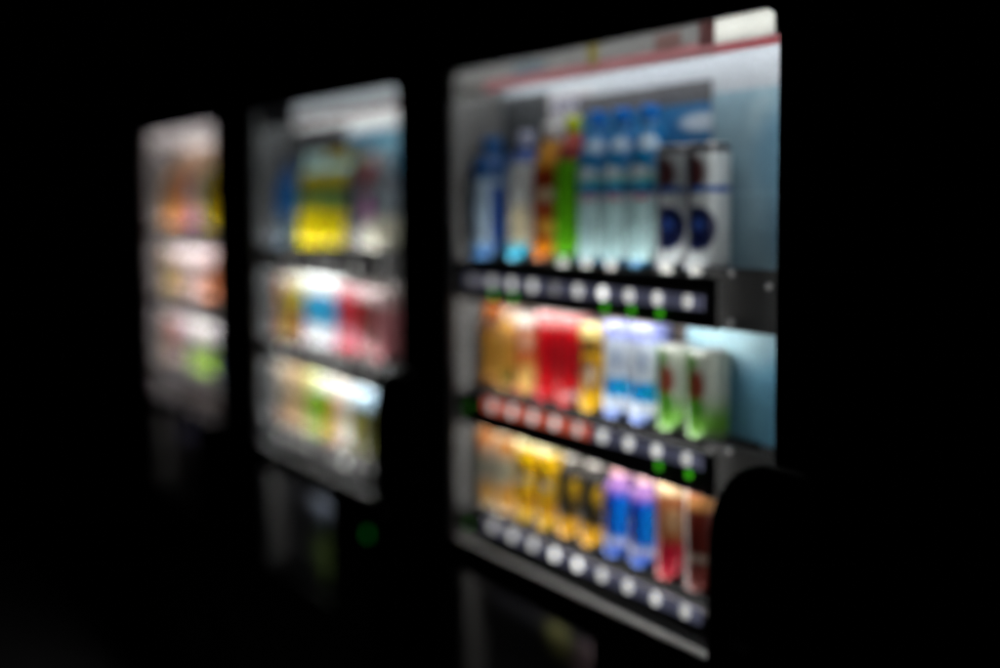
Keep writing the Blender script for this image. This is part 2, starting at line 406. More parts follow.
near = dict(
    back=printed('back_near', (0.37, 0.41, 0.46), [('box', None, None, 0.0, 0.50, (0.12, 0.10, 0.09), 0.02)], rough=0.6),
    side=mottled('side_near', (0.12, 0.12, 0.12), 0.6), header=near_header, bright_end=(0.735, 0.852), bright_mat=bright, edge_mat=header_pink,
    cards=[('card', 0.0, 0.165, e+0.085, e+0.190, cardgrey, 0), ('card', 0.168, 0.300, e+0.125, e+0.185, text_near, 0),
           ('card', 0.262, 0.612, e+0.050, e+0.172, cardblue, 0.001), ('card', 0.616, 0.83, e-0.085, e+0.152, cardpale, 0),
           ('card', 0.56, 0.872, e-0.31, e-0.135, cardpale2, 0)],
    upright=lit('upright_near', (1, 0.98, 0.95), 14.0), foot_tube=lit('foot_tube_near', (1, 0.98, 0.96), 34.0),
    tube=[tube('tube_near_top', (1, 0.985, 0.97), 8.0), tube('tube_near_mid', (1, 0.98, 0.95), 31.0), tube('tube_near_low', (1, 0.96, 0.91), 34.0)],
    plate_cold=lavender, plate_hot=redplate, rail_z=TOP-0.795,
    shelves=[dict(z=e-0.0897, rise=.006, drop=0.065, bz=TOP-0.350, ten=True, tags=(3, 4, 5, 7, 8), green=(0, 1, 5, 6, 7), bm=[b_dk, b_lo, b_md, b_md, b_dk, b_md, b_hi, b_md, b_md, b_lo]),
             dict(z=e-0.315, rise=.009, drop=0.056, bz=TOP-0.556, hot=(0, 1, 2, 3, 4), green=(7, 8), green_left=True, bm=[b_dk, b_lo, b_md, b_md, b_md, b_lo, b_md, b_md, b_md, b_lo]),
             dict(z=e-0.527, rise=.012, drop=0.032, bz=TOP-0.761+0.001, last=True, green_left=True, bm=[b_dk, b_lo, b_md, b_md, b_hi, b_hi, b_md, b_md, b_md, b_lo])],
    poster=printed('poster_near', (0.03, 0.03, 0.035), [('dot', 0.36, 0.12, 0.06, 0.06, (0.44, 0.30, 0.33), 0.5), ('dot', 0.26, 0.17, 0.04, 0.03, (0.30, 0.30, 0.12), 0.5)]),
    plamp=lit('poster_lamp_near', (1, 0.95, 0.92), 2.5), coin=True, door_green=None)
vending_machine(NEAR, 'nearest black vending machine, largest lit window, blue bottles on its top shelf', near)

mid_header = translucent('header_mid', (0.50, 0.52, 0.54), 0.55, [(0.26, 0.883, 0.0, 0.011, (0.26, 0.006, 0.01)), (0.0, 0.25, 0.0, 0.046, (0.06, 0.06, 0.065))])
mid = dict(tx=0.006,
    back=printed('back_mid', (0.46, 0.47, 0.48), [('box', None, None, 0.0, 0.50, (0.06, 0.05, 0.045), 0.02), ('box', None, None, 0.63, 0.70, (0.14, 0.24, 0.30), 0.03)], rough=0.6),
    side=mottled('side_mid', (0.06, 0.065, 0.07), 0.6), header=mid_header,
    cards=[('card', 0.0, 0.36, e-0.06, e+0.19, printed('card_dark_mid', (0.05, 0.06, 0.07), [('box', 0.06, 0.30, 0.05, 0.17, (0.01, 0.10, 0.28), 0.03), ('box', 0.0, 0.36, 0.19, 0.25, (0.015, 0.015, 0.018), 0.02)]), 0),
           ('card', 0.37, 0.87, e+0.03, e+0.165, printed('card_blue_mid', (0.06, 0.20, 0.31), [('dot', 0.06, 0.10, 0.06, 0.012, (0.06, 0.07, 0.1), 0.3), ('dot', 0.30, 0.10, 0.12, 0.02, (0.2, 0.42, 0.55), 0.5)]), 0)],
    upright=lit('upright_mid', (1, 0.98, 0.95), 12.0), foot_tube=lit('foot_tube_mid', (1, 0.98, 0.96), 60.0),
    tube=[tube('tube_mid_top', (1, 0.99, 0.97), 9.0), tube('tube_mid_mid', (1, 0.99, 0.98), 34.0), tube('tube_mid_low', (1, 0.99, 0.96), 44.0)],
    plate_cold=lit('price_plate_mid', (0.45, 0.43, 0.52), 0.015), plate_hot=redplate, rail_z=TOP-0.795,
    shelves=[dict(z=e-0.0897, rise=.006, drop=0.055, bz=TOP-0.350, bm=[b_dk, b_off, b_lo, b_lo, b_off, b_md, b_md, b_dk, b_md, b_dk]),
             dict(z=e-0.315, rise=.009, drop=0.048, bz=TOP-0.556, bm=[b_dk, b_md, b_md, b_off, b_md, b_lo, b_md, b_md, b_off, b_lo]),
             dict(z=e-0.527, rise=.012, drop=0.032, bz=TOP-0.760, last=True, bm=[b_dk, b_md, b_lo, b_md, b_md, b_off, b_md, b_hi, b_lo, b_off])],
    poster=printed('poster_mid', (0.03, 0.03, 0.035), [('dot', 0.34, 0.19, 0.12, 0.06, (0.34, 0.38, 0.46), 0.5), ('dot', 0.33, 0.07, 0.12, 0.06, (0.20, 0.30, 0.08), 0.5)]),
    plamp=lit('poster_lamp_mid', (0.95, 0.97, 1.0), 11.0), coin=True, door_green=(0.685, 0.835))
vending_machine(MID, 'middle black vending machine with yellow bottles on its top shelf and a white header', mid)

far_header = translucent('header_far', (0.55, 0.53, 0.53), 0.6, [])
far = dict(W=0.758, tx=0.004,
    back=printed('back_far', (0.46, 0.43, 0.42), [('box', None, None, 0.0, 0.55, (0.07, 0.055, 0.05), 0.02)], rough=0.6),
    side=mottled('side_far', (0.12, 0.11, 0.11), 0.6), header=far_header,
    cards=[('card', 0.0, 0.74, e-0.03, e+0.185, printed('card_brown_far', (0.32, 0.20, 0.13), [('dot', 0.2, 0.05, 0.12, 0.05, (0.42, 0.22, 0.1), 0.6), ('dot', 0.5, 0.04, 0.1, 0.05, (0.3, 0.12, 0.1), 0.6)]), 0)],
    upright=lit('upright_far', (1, 0.94, 0.92), 14.0), foot_tube=lit('foot_tube_far', (1, 0.94, 0.92), 60.0),
    tube=[tube('tube_far_top', (1, 0.95, 0.95), 13.0), tube('tube_far_mid', (1, 0.95, 0.96), 40.0), tube('tube_far_low', (1, 0.94, 0.97), 40.0)],
    plate_cold=lit('price_plate_far', (0.30, 0.22, 0.36), 0.05), plate_hot=redplate, rail_z=TOP-0.790,
    rail_mat=mottled('grey_violet_rail', (0.55, 0.50, 0.52), 0.5),
    shelves=[dict(z=e-0.055, rise=.006, drop=0.044, bz=e-0.075, bm=[b_off, b_dk, b_off]),
             dict(z=e-0.262, rise=.009, drop=0.044, bz=e-0.281, bm=[b_dk, b_off, b_off]),
             dict(z=e-0.478, rise=.012, drop=0.036, bz=e-0.497, last=True, bm=[b_dk, b_off, b_dk])],
    poster=printed('poster_far', (0.05, 0.045, 0.05), [('dot', 0.2, 0.20, 0.12, 0.04, (0.07, 0.07, 0.14), 0.5)]),
    plamp=lit('poster_lamp_far', (1.0, 0.93, 0.93), 2.5), coin=False)
vending_machine(FAR, 'farthest and smallest looking black vending machine, brown and orange drinks on top shelf', far)

# ------------------------------------------------------------------ drinks
PROFILE = {   # (radius fraction, height fraction)
 'pet': [(0, .012), (.55, .004), (.82, 0), (.95, .015), (1, .04), (1, .30), (.985, .32), (1, .34), (1, .66), (.97, .70), (.86, .76), (.66, .82), (.48, .865), (.40, .885), (.40, .905)],
 'slim': [(0, .012), (.6, .004), (.86, 0), (.96, .015), (1, .04), (1, .62), (.94, .68), (.78, .76), (.58, .83), (.42, .88), (.40, .905)],
 'square': [(0, .012), (.6, .004), (.9, 0), (1, .02), (1, .20), (.97, .22), (1, .24), (1, .70), (.98, .74), (.80, .80), (.5, .86), (.40, .885), (.40, .905)],
 'can': [(0, .02), (.75, .02), (.86, 0), (.95, .012), (1, .035), (1, .93), (.985, .955), (.92, .980), (.89, .988), (.87, .988)],
 'bottlecan': [(0, .03), (.62, .03), (.76, 0), (.92, .03), (1, .065), (1, .68), (.95, .74), (.80, .80), (.66, .85), (.62, .87), (.62, .875)],
}
ALU = mottled('can_aluminium', (0.72, 0.72, 0.73), 0.3, metal=0.9)
ORD = ['first', 'second', 'third', 'fourth', 'fifth', 'sixth', 'seventh', 'eighth', 'ninth', 'tenth']

def drink(kind, x, z, h, r, base, mk, look, where, group, cap=None, rot=0.0, y=0.060, capmarks=(), body=None, label_z=None):
    isb = kind in ('pet', 'slim', 'square', 'bottlecan')
    name = 'drink_bottle' if isb else 'drink_can'
    t = empty(name, (x, y, z+0.0005), look+', '+where, 'bottle' if isb else 'can', group)
    t.rotation_euler = (0, 0, rot)
    def rich(c):
        l = 0.3*c[0]+0.5*c[1]+0.2*c[2]
        return tuple(max(0.003, min(0.85, l+(v-l)*1.10))**1.12 for v in c)
    base = rich(base); mk = [tuple(list(q[:5])+[rich(q[5])]+list(q[6:])) for q in mk]
    if cap: cap = rich(cap)
    mm = []
    for m in mk:
        m = list(m)
        if m[0] == 'box': m[3] *= h; m[4] *= h
        else: m[2] *= h; m[4] *= h
        mm.append(tuple(m))
    art = printed('print', base, mm, rough=0.38 if kind in ('pet', 'slim', 'square') else 0.33, metal=0.0 if kind in ('pet', 'slim', 'square') else 0.12, round_item=True)
    pr = [(a*r, b*h) for a, b in PROFILE[kind]]
    bm = bmesh.new(); lathe(bm, pr, 48)
    link('body', bm, art, t)
    if kind == 'can':
        bm = bmesh.new()
        lathe(bm, [(.87*r, .987*h), (.905*r, .993*h), (.895*r, h), (.86*r, h), (.84*r, .986*h), (.2*r, .984*h), (0, .984*h)], 40)
        ld = link('lid', bm, ALU, t)
        bm = bmesh.new(); box(bm, -0.007, 0.007, -0.017, 0.004, .984*h, .984*h+0.0012)
        link('ring_pull', bm, ALU, ld, bevel=0.0004)
    else:
        cr = .62*r if kind == 'bottlecan' else .44*r
        z0 = .875 if kind == 'bottlecan' else .905
        bm = bmesh.new()
        lathe(bm, [(cr*.9, z0*h), (cr, z0*h+.001), (cr, z0*h+.003), (cr*.96, z0*h+.004), (cr, z0*h+.005), (cr, h*.985), (cr*.93, h), (0, h)], 40)
        cm = printed('cap_print', cap or (0.7, 0.7, 0.7), [tuple([m[0], m[1], m[2], m[3]*h, m[4]*h, m[5], m[6]]) for m in capmarks], rough=0.35, round_item=True, fine=False)
        link('cap', bm, cm, t)
        if kind != 'bottlecan':
            bm = bmesh.new(); lathe(bm, [(.40*r, .888*h), (.47*r, .890*h), (.47*r, .896*h), (.40*r, .898*h)], 32)
            link('neck_ring', bm, cm, t)
    return t

A = None   # shorthand for a full band
RISE = {'top': .006, 'middle': .009, 'bottom': .012}
def row(mx, zshelf, shelf, machine, items):
    n = 0; up = RISE[shelf]
    for it in items:
        n += 1
        it = dict(it); k = it.pop('k')
        drink(it.pop('kind'), mx+slot(k)-0.030, zshelf+up, it.pop('h')-up, it.pop('r', 0.0290), it.pop('base'), it.pop('mk', []), it.pop('look'),
              '%s on %s shelf, %s machine' % (ORD[n-1], shelf, machine), 'drinks on the %s shelf of the %s machine' % (shelf, machine), **it)

WHT = (0.78, 0.78, 0.78)
# nearest machine, top shelf
water = [('box', 1.35, 1.75, .04, .41, (0.14, 0.27, 0.30), .01), ('box', .15, .35, .04, .41, (0.18, 0.32, 0.36), .01), ('box', A, A, .72, .88, (0.02, 0.19, 0.44), .004), ('box', A, A, .60, .72, (0.025, 0.22, 0.46), .003), ('dot', 0.9, .77, .7, .05, (0.55, 0.68, 0.80), .3), ('dot', 1.6, .63, .5, .05, (0.35, 0.55, 0.78), .4),  # two dark upright bands paint the clear bottle's refraction into its colour
         ('dot', 0.3, .60, .6, .03, (0.70, 0.78, 0.85), .3), ('dot', 0.9, .53, .5, .035, (0.25, 0.45, 0.38), .4), ('box', A, A, .455, .50, (0.008, 0.13, 0.34), .004), ('box', A, A, .50, .535, (0.05, 0.42, 0.60), .004), ('box', A, A, .415, .45, (0.65, 0.62, 0.68), .003), ('dot', 0.5, .43, .4, .015, (0.4, 0.08, 0.15), .3), ('box', A, A, .0, .04, (0.05, 0.2, 0.35), .003)]
def water_item(k, look): return dict(kind='slim', k=k, h=.232, r=.0295, base=(0.50, 0.68, 0.70), mk=water, cap=(0.02, 0.18, 0.55), look=look)
logo = [('box', A, A, .0, .05, (0.35, 0.37, 0.4), .004), ('dot', 0.40, .33, .95, .18, (0.009, 0.014, 0.06), .12), ('dot', 0.02, .76, .85, .15, (0.075, 0.026, 0.03), .3), ('box', A, A, .615, .665, (0.012, 0.10, 0.33), .004), ('dot', 0.5, .36, .3, .05, (0.04, 0.08, 0.26), .3), ('box', -0.6, 0.02, .05, .9, (0.16, 0.17, 0.19), .012), ('box', A, A, .93, 1.0, (0.05, 0.05, 0.06), .004)]  # grey left band paints the can's shaded side into its colour
row(NEAR, e-.0897, 'top', 'nearest', [
 dict(kind='square', k=-1.02, h=.208, r=.041, base=(0.30, 0.38, 0.47), cap=(0.02, 0.12, 0.32),
      mk=[('box', A, A, .0, .10, (0.03, 0.12, 0.28), .01), ('box', A, A, .66, .90, (0.015, 0.07, 0.20), .01), ('box', 1.0, 1.7, .10, .60, (0.015, 0.06, 0.24), .006), ('box', -.4, -.1, .12, .6, (0.05, 0.12, 0.28), .006)], look='pale blue bottle with navy shoulders'),
 dict(kind='square', k=.72, h=.212, r=.031, base=(0.52, 0.55, 0.56), cap=(0.45, 0.48, 0.62),
      mk=[('box', A, A, .76, .90, (0.04, 0.09, 0.28), .01), ('box', .0, 1.2, .12, .42, (0.60, 0.56, 0.40), .01), ('box', A, A, .0, .12, (0.05, 0.35, 0.50), .008)], look='white bottle with a blue collar and cream label'),
 dict(kind='slim', k=1.95, h=.222, r=.031, base=(0.22, 0.065, 0.015), cap=(0.62, 0.62, 0.62),
      mk=[('box', A, A, .68, .88, (0.55, 0.28, 0.06), .02), ('box', A, A, .56, .64, (0.20, 0.02, 0.01), .006), ('dot', .8, .48, .5, .05, (0.5, 0.4, 0.3), .3), ('box', A, A, .35, .40, (0.25, 0.02, 0.02), .005), ('dot', .9, .25, .6, .06, (0.55, 0.30, 0.08), .3), ('box', A, A, .04, .14, (0.55, 0.20, 0.02), .01)], look='brown and amber bottle with a white cap'),
 dict(kind='slim', k=2.92, h=.228, r=.0295, base=(0.13, 0.40, 0.03), cap=(0.55, 0.62, 0.06),
      mk=[('box', A, A, .80, .905, (0.50, 0.10, 0.10), .01), ('box', A, A, .70, .80, (0.26, 0.03, 0.05), .008), ('box', A, A, .0, .05, (0.02, 0.12, 0.01), .01), ('box', 1.5, 1.8, .08, .62, (0.16, 0.55, 0.03), .01)], look='bright green bottle with a yellow cap and red neck'),
 water_item(3.93, 'blue wrapped clear water bottle beside the green bottle'),
 water_item(4.93, 'blue wrapped clear water bottle amid two like it'),
 water_item(5.95, 'blue wrapped clear water bottle beside the navy logo cans'),
 dict(kind='can', k=6.95, h=.173, r=.0295, base=(0.50, 0.53, 0.55), mk=logo, look='tall white can with navy oval, behind its twin'),
 dict(kind='can', k=7.95, h=.173, r=.0295, base=(0.50, 0.53, 0.55), mk=logo, look='tall white can with navy oval and red mark'),
])
# nearest machine, middle shelf
gc = [('box', A, A, .0, .34, (0.14, 0.36, 0.035), .05), ('dot', .25, .52, .32, .17, (0.20, 0.04, 0.03), .35), ('dot', .25, .40, .30, .30, (0.10, 0.24, 0.03), .5), ('dot', .3, .58, .22, .12, (0.22, 0.04, 0.03), .4), ('dot', -.1, .85, .5, .08, (0.08, 0.22, 0.02), .5)]
gc = [gc[0], gc[2], gc[1], gc[3], gc[4], ('box', -1.2, .05, .0, 1., (0.05, 0.15, 0.015), .03), ('dot', .35, .60, .42, .18, (0.20, 0.045, 0.03), .35), ('dot', .3, .34, .45, .12, (0.06, 0.20, 0.02), .4)]  # dark green left box is the can's shaded side, painted in
bw = [('box', A, A, .82, 1.0, (0.35, 0.38, 0.70), .006), ('dot', .6, .62, .2, .12, (0.22, 0.28, 0.42), .4), ('box', A, A, .22, .42, (0.01, 0.25, 0.56), .006), ('box', A, A, .0, .1, (0.2, 0.28, 0.55), .006), ('dot', 1.0, .32, .35, .06, (0.03, 0.4, 0.7), .4)]
row(NEAR, e-.315, 'middle', 'nearest', [
 dict(kind='bottlecan', k=-.95, h=.148, base=(0.12, 0.045, 0.015), cap=(0.42, 0.13, 0.02), mk=[('box', .5, 1.3, .1, .68, (0.36, 0.20, 0.05), .01)], look='brown bottle with an orange cap'),
 dict(kind='bottlecan', k=.0, h=.145, base=(0.46, 0.26, 0.07), cap=(0.60, 0.45, 0.35), mk=[('box', 0, .3, .0, .8, (0.16, 0.06, 0.02), .01), ('dot', .9, .18, .5, .09, (0.09, 0.10, 0.01), .4), ('box', A, A, .62, .72, (0.45, 0.25, 0.1), .01)], look='golden bottle with a small dark green mark'),  # dark left band paints shade beside the neighbour into the colour
 dict(kind='can', k=1.0, h=.140, base=(0.52, 0.14, 0.04), mk=[('box', 0, .3, .0, .8, (0.28, 0.06, 0.02), .01), ('dot', .9, .22, .8, .2, (0.62, 0.42, 0.16), .3), ('dot', .7, .68, .5, .12, (0.62, 0.36, 0.25), .4), ('box', A, A, .85, 1., (0.7, 0.65, 0.6), .01)], look='orange can with a cream patch at its foot'),  # darker left band is painted shade next to the neighbouring drink
 dict(kind='can', k=2.0, h=.150, base=(0.50, 0.022, 0.028), mk=[('box', A, A, .84, 1., (0.62, 0.3, 0.3), .01), ('box', .7, .85, .35, .75, (0.18, 0.01, 0.02), .004), ('box', 1.05, 1.2, .3, .7, (0.20, 0.01, 0.02), .004)], look='red can with fine dark lettering, left of its twin'),
 dict(kind='can', k=3.0, h=.150, base=(0.50, 0.022, 0.028), mk=[('box', A, A, .86, 1., (0.60, 0.25, 0.25), .01), ('box', .5, .7, .3, .78, (0.12, 0.01, 0.02), .004), ('box', .95, 1.1, .4, .72, (0.16, 0.01, 0.02), .004), ('dot', .7, .12, .5, .05, (0.5, 0.3, 0.3), .3)], look='red can with dark lettering, beside the yellow can'),
 dict(kind='can', k=4.0, h=.142, base=(0.66, 0.40, 0.04), mk=[('box', A, A, .84, 1., (0.68, 0.58, 0.30), .01), ('dot', .4, .74, .9, .07, (0.10, 0.05, 0.03), .3), ('dot', .55, .42, .36, .20, (0.16, 0.02, 0.03), .15), ('dot', .55, .42, .24, .13, (0.55, 0.45, 0.35), .15), ('dot', -.4, .5, .5, .3, (0.12, 0.06, 0.04), .3)], look='yellow can with a round red and white badge'),
 dict(kind='can', k=5.0, h=.150, base=(0.60, 0.66, 0.74), mk=bw, look='tall white can with a deep blue band, left one'),
 dict(kind='can', k=6.0, h=.151, base=(0.60, 0.66, 0.74), mk=bw, look='tall white can with a blue band, beside green cans'),
 dict(kind='can', k=7.0, h=.126, base=(0.42, 0.45, 0.40), mk=gc, look='white can with green foot, partly behind its twin'),
 dict(kind='can', k=8.0, h=.126, base=(0.42, 0.45, 0.40), mk=gc, look='white can with green foot and red mark'),
])
# nearest machine, bottom shelf
yl = [('box', -.2, .28, .0, .88, (0.30, 0.16, 0.01), .01), ('box', A, A, .88, 1., (0.6, 0.55, 0.35), .008), ('dot', .4, .66, .3, .09, (0.03, 0.03, 0.02), .3), ('dot', .6, .52, .3, .06, (0.3, 0.3, 0.32), .4), ('dot', .9, .25, .5, .12, (0.5, 0.26, 0.02), .5)]  # brownish left band paints the shaded side into the yellow
bk = [('box', A, A, .0, .24, (0.62, 0.34, 0.03), .02), ('dot', 1.0, .58, .30, .10, (0.50, 0.32, 0.04), .3), ('dot', 1.1, .42, .22, .03, (0.40, 0.26, 0.04), .4)]
bl = [('box', A, A, .72, .90, (0.24, 0.13, 0.30), .02), ('box', -.2, .25, .1, .7, (0.01, 0.02, 0.12), .01), ('dot', .9, .42, .4, .25, (0.02, 0.22, 0.70), .4), ('box', A, A, .15, .24, (0.35, 0.38, 0.55), .006), ('box', A, A, .0, .10, (0.04, 0.12, 0.40), .01)]  # navy left band paints the bottle's shaded side into its colour
row(NEAR, e-.527, 'bottom', 'nearest', [
 dict(kind='can', k=-.9, h=.166, r=.0335, base=(0.38, 0.36, 0.31), mk=[('box', A, A, .60, .88, (0.36, 0.15, 0.05), .01), ('dot', .9, .66, .25, .1, (0.55, 0.45, 0.38), .4), ('box', A, A, .46, .54, (0.16, 0.18, 0.12), .01), ('dot', .8, .18, .9, .14, (0.45, 0.26, 0.08), .4)], look='tall beige can with a brown top'),
 dict(kind='can', k=.05, h=.168, r=.0335, base=(0.46, 0.42, 0.34), mk=[('dot', .8, .18, .8, .16, (0.50, 0.27, 0.07), .4), ('box', A, A, .62, .84, (0.40, 0.20, 0.08), .01), ('box', A, A, .44, .52, (0.2, 0.22, 0.15), .01)], look='tall cream can with an orange foot'),
 dict(kind='can', k=1.0, h=.150, base=(0.66, 0.44, 0.03), mk=yl, look='yellow can with a dark emblem, left of its twin'),
 dict(kind='can', k=2.0, h=.150, base=(0.66, 0.42, 0.03), mk=yl, look='yellow can with a dark emblem, beside black can'),
 dict(kind='bottlecan', k=3.0, h=.152, base=(0.03, 0.025, 0.02), mk=bk, cap=(0.62, 0.60, 0.55), look='black and gold bottle with white cap, left one'),
 dict(kind='bottlecan', k=4.0, h=.152, base=(0.022, 0.02, 0.018), mk=bk, cap=(0.66, 0.64, 0.60), look='black and gold bottle with white cap, right one'),
 dict(kind='bottlecan', k=5.0, h=.150, base=(0.012, 0.06, 0.42), mk=bl, cap=(0.78, 0.50, 0.52), look='blue and violet bottle with pink cap, left one'),
 dict(kind='bottlecan', k=6.0, h=.150, base=(0.012, 0.06, 0.42), mk=bl, cap=(0.78, 0.54, 0.56), look='blue and violet bottle with pink cap, right one'),
 dict(kind='can', k=7.0, h=.150, base=(0.26, 0.10, 0.045), mk=[('box', A, A, .0, .40, (0.30, 0.012, 0.03), .02), ('dot', .8, .62, .4, .13, (0.32, 0.2, 0.12), .4), ('box', A, A, .86, 1., (0.55, 0.42, 0.28), .01)], look='brown can with a crimson lower half'),
 dict(kind='can', k=8.0, h=.150, base=(0.10, 0.018, 0.014), mk=[('box', A, A, .80, .95, (0.36, 0.18, 0.08), .01), ('box', A, A, .30, .38, (0.25, 0.2, 0.17), .006), ('box', -.75, -.2, .5, 1., (0.5, 0.47, 0.44), .01)], look='dark red can with a tan rim, beside coin unit'),
])
# middle machine
ygm = [('box', A, A, .78, .90, (0.40, 0.60, 0.60), .01), ('box', A, A, .42, .60, (0.06, 0.20, 0.10), .02), ('box', A, A, .60, .78, (0.42, 0.36, 0.04), .02), ('dot', 1.2, .2, .6, .2, (0.72, 0.62, 0.03), .4)]
def yg(k, look, base=(0.74, 0.62, 0.02), cap=(0.45, 0.62, 0.60)): return dict(kind='pet', k=k, h=.215, base=base, mk=ygm, cap=cap, look=look)
row(MID, e-.0897, 'top', 'middle', [
 dict(kind='pet', k=-.5, h=.20, r=.034, base=(0.02, 0.10, 0.26), cap=(0.02, 0.05, 0.12), mk=[('box', A, A, .0, .35, (0.10, 0.14, 0.17), .02)], look='dark blue bottle with a slate grey foot'),
 yg(1.6, 'yellow bottle with teal band and pale cap'),
 yg(2.6, 'yellow and green bottle with pale cyan cap', cap=(0.6, 0.75, 0.72)),
 yg(3.7, 'dull yellow bottle with a green band', base=(0.42, 0.36, 0.02), cap=(0.35, 0.3, 0.05)),
 yg(4.7, 'olive yellow bottle beside the dark one', base=(0.36, 0.31, 0.02), cap=(0.4, 0.32, 0.04)),
 dict(kind='slim', k=5.8, h=.20, base=(0.09, 0.09, 0.11), cap=(0.30, 0.28, 0.05), mk=[('box', A, A, .4, .62, (0.05, 0.05, 0.08), .01)], look='dark grey bottle'),
 dict(kind='pet', k=6.9, h=.205, base=(0.30, 0.29, 0.30), cap=(0.55, 0.48, 0.46), mk=[('box', A, A, .66, .88, (0.22, 0.03, 0.05), .02), ('dot', 1.4, .42, .8, .17, (0.30, 0.015, 0.24), .3), ('box', A, A, .0, .25, (0.5, 0.5, 0.45), .02)], look='bottle with a dark red neck and magenta patch'),
 dict(kind='pet', k=7.95, h=.200, base=(0.20, 0.23, 0.26), cap=(0.4, 0.38, 0.38), mk=[('box', A, A, .0, .34, (0.62, 0.60, 0.50), .02), ('box', A, A, .66, .82, (0.12, 0.12, 0.13), .02)], look='off-white bottle with a grey shoulder'),
])
cy = [('box', A, A, .30, .74, (0.05, 0.36, 0.60), .02), ('box', A, A, .80, 1., (0.68, 0.72, 0.72), .01)]
row(MID, e-.315, 'middle', 'middle', [
 dict(kind='can', k=-.9, h=.150, base=(0.26, 0.11, 0.05), mk=[('box', A, A, .5, .8, (0.36, 0.20, 0.09), .01)], look='brown can'),
 dict(kind='can', k=.0, h=.155, base=(0.28, 0.25, 0.07), mk=[('box', A, A, .8, 1., (0.5, 0.47, 0.38), .02)], look='olive can with a cream rim'),
 dict(kind='can', k=1.0, h=.160, base=(0.20, 0.04, 0.02), mk=[('box', A, A, .5, .86, (0.50, 0.42, 0.05), .02), ('box', A, A, .86, 1., (0.6, 0.58, 0.45), .02)], look='dark red can with a yellow top'),
 dict(kind='can', k=2.0, h=.162, base=(0.62, 0.64, 0.66), mk=cy, look='white can with a cyan belly beside dark red can'),
 dict(kind='can', k=3.0, h=.162, base=(0.62, 0.64, 0.66), mk=cy, look='white can with cyan belly, middle of three'),
 dict(kind='can', k=4.0, h=.162, base=(0.60, 0.60, 0.66), mk=cy, look='white can with cyan belly beside red can'),
 dict(kind='can', k=5.0, h=.150, base=(0.45, 0.05, 0.07), mk=[('dot', 1.2, .24, .7, .18, (0.66, 0.36, 0.42), .3), ('dot', .9, .55, .3, .12, (0.14, 0.03, 0.03), .4), ('box', A, A, .88, 1., (0.5, 0.2, 0.22), .01)], look='red can with a pink spot low down'),
 dict(kind='can', k=6.0, h=.150, base=(0.42, 0.035, 0.05), mk=[('dot', 1.2, .24, .7, .16, (0.60, 0.28, 0.35), .4), ('box', A, A, .82, 1., (0.5, 0.28, 0.3), .01)], look='crimson can'),
 dict(kind='can', k=7.0, h=.146, base=(0.14, 0.04, 0.03), mk=[('box', A, A, .0, .2, (0.3, 0.2, 0.2), .02), ('box', A, A, .84, 1., (0.5, 0.4, 0.4), .01)], look='dark brown can'),
 dict(kind='can', k=8.0, h=.150, base=(0.48, 0.20, 0.22), mk=[('box', A, A, .76, 1., (0.55, 0.42, 0.42), .01)], look='dusty pink can'),
])
row(MID, e-.527, 'bottom', 'middle', [
 dict(kind='can', k=-.9, h=.160, base=(0.40, 0.35, 0.29), mk=[('box', A, A, .0, .3, (0.3, 0.2, 0.14), .02)], look='taupe can'),
 dict(kind='can', k=.0, h=.160, base=(0.40, 0.31, 0.22), mk=[('dot', 1.2, .2, .8, .15, (0.45, 0.26, 0.14), .4)], look='cream can with a tan foot'),
 dict(kind='can', k=1.0, h=.160, base=(0.36, 0.26, 0.15), mk=[('box', A, A, .2, .5, (0.42, 0.34, 0.16), .02)], look='beige can'),
 dict(kind='can', k=2.0, h=.155, base=(0.50, 0.50, 0.22), mk=[('dot', 1.2, .45, .9, .26, (0.14, 0.34, 0.01), .3)], look='pale can with a green middle'),
 dict(kind='can', k=3.0, h=.155, base=(0.18, 0.38, 0.01), mk=[('box', A, A, .74, 1., (0.62, 0.64, 0.55), .02), ('dot', 1.2, .16, .7, .14, (0.56, 0.5, 0.1), .4)], look='lime green can with a white top'),
 dict(kind='can', k=4.0, h=.152, base=(0.46, 0.22, 0.06), mk=[('box', A, A, .74, 1., (0.64, 0.64, 0.6), .02), ('dot', 1.2, .3, .7, .14, (0.56, 0.46, 0.1), .4)], look='tan can with painted tube glare on top'),
 dict(kind='can', k=5.0, h=.150, base=(0.62, 0.56, 0.50), mk=[('dot', 1.2, .25, .9, .22, (0.74, 0.72, 0.70), .3)], look='white can'),
 dict(kind='can', k=6.0, h=.150, base=(0.12, 0.12, 0.03), mk=[('box', A, A, .72, 1., (0.50, 0.62, 0.72), .02), ('box', A, A, .3, .5, (0.34, 0.32, 0.08), .02)], look='dark olive can with a pale blue top'),
 dict(kind='can', k=7.0, h=.150, base=(0.09, 0.09, 0.03), mk=[('box', A, A, .72, 1., (0.45, 0.6, 0.72), .02)], look='dark can with an ice blue top, beside coin unit'),
])
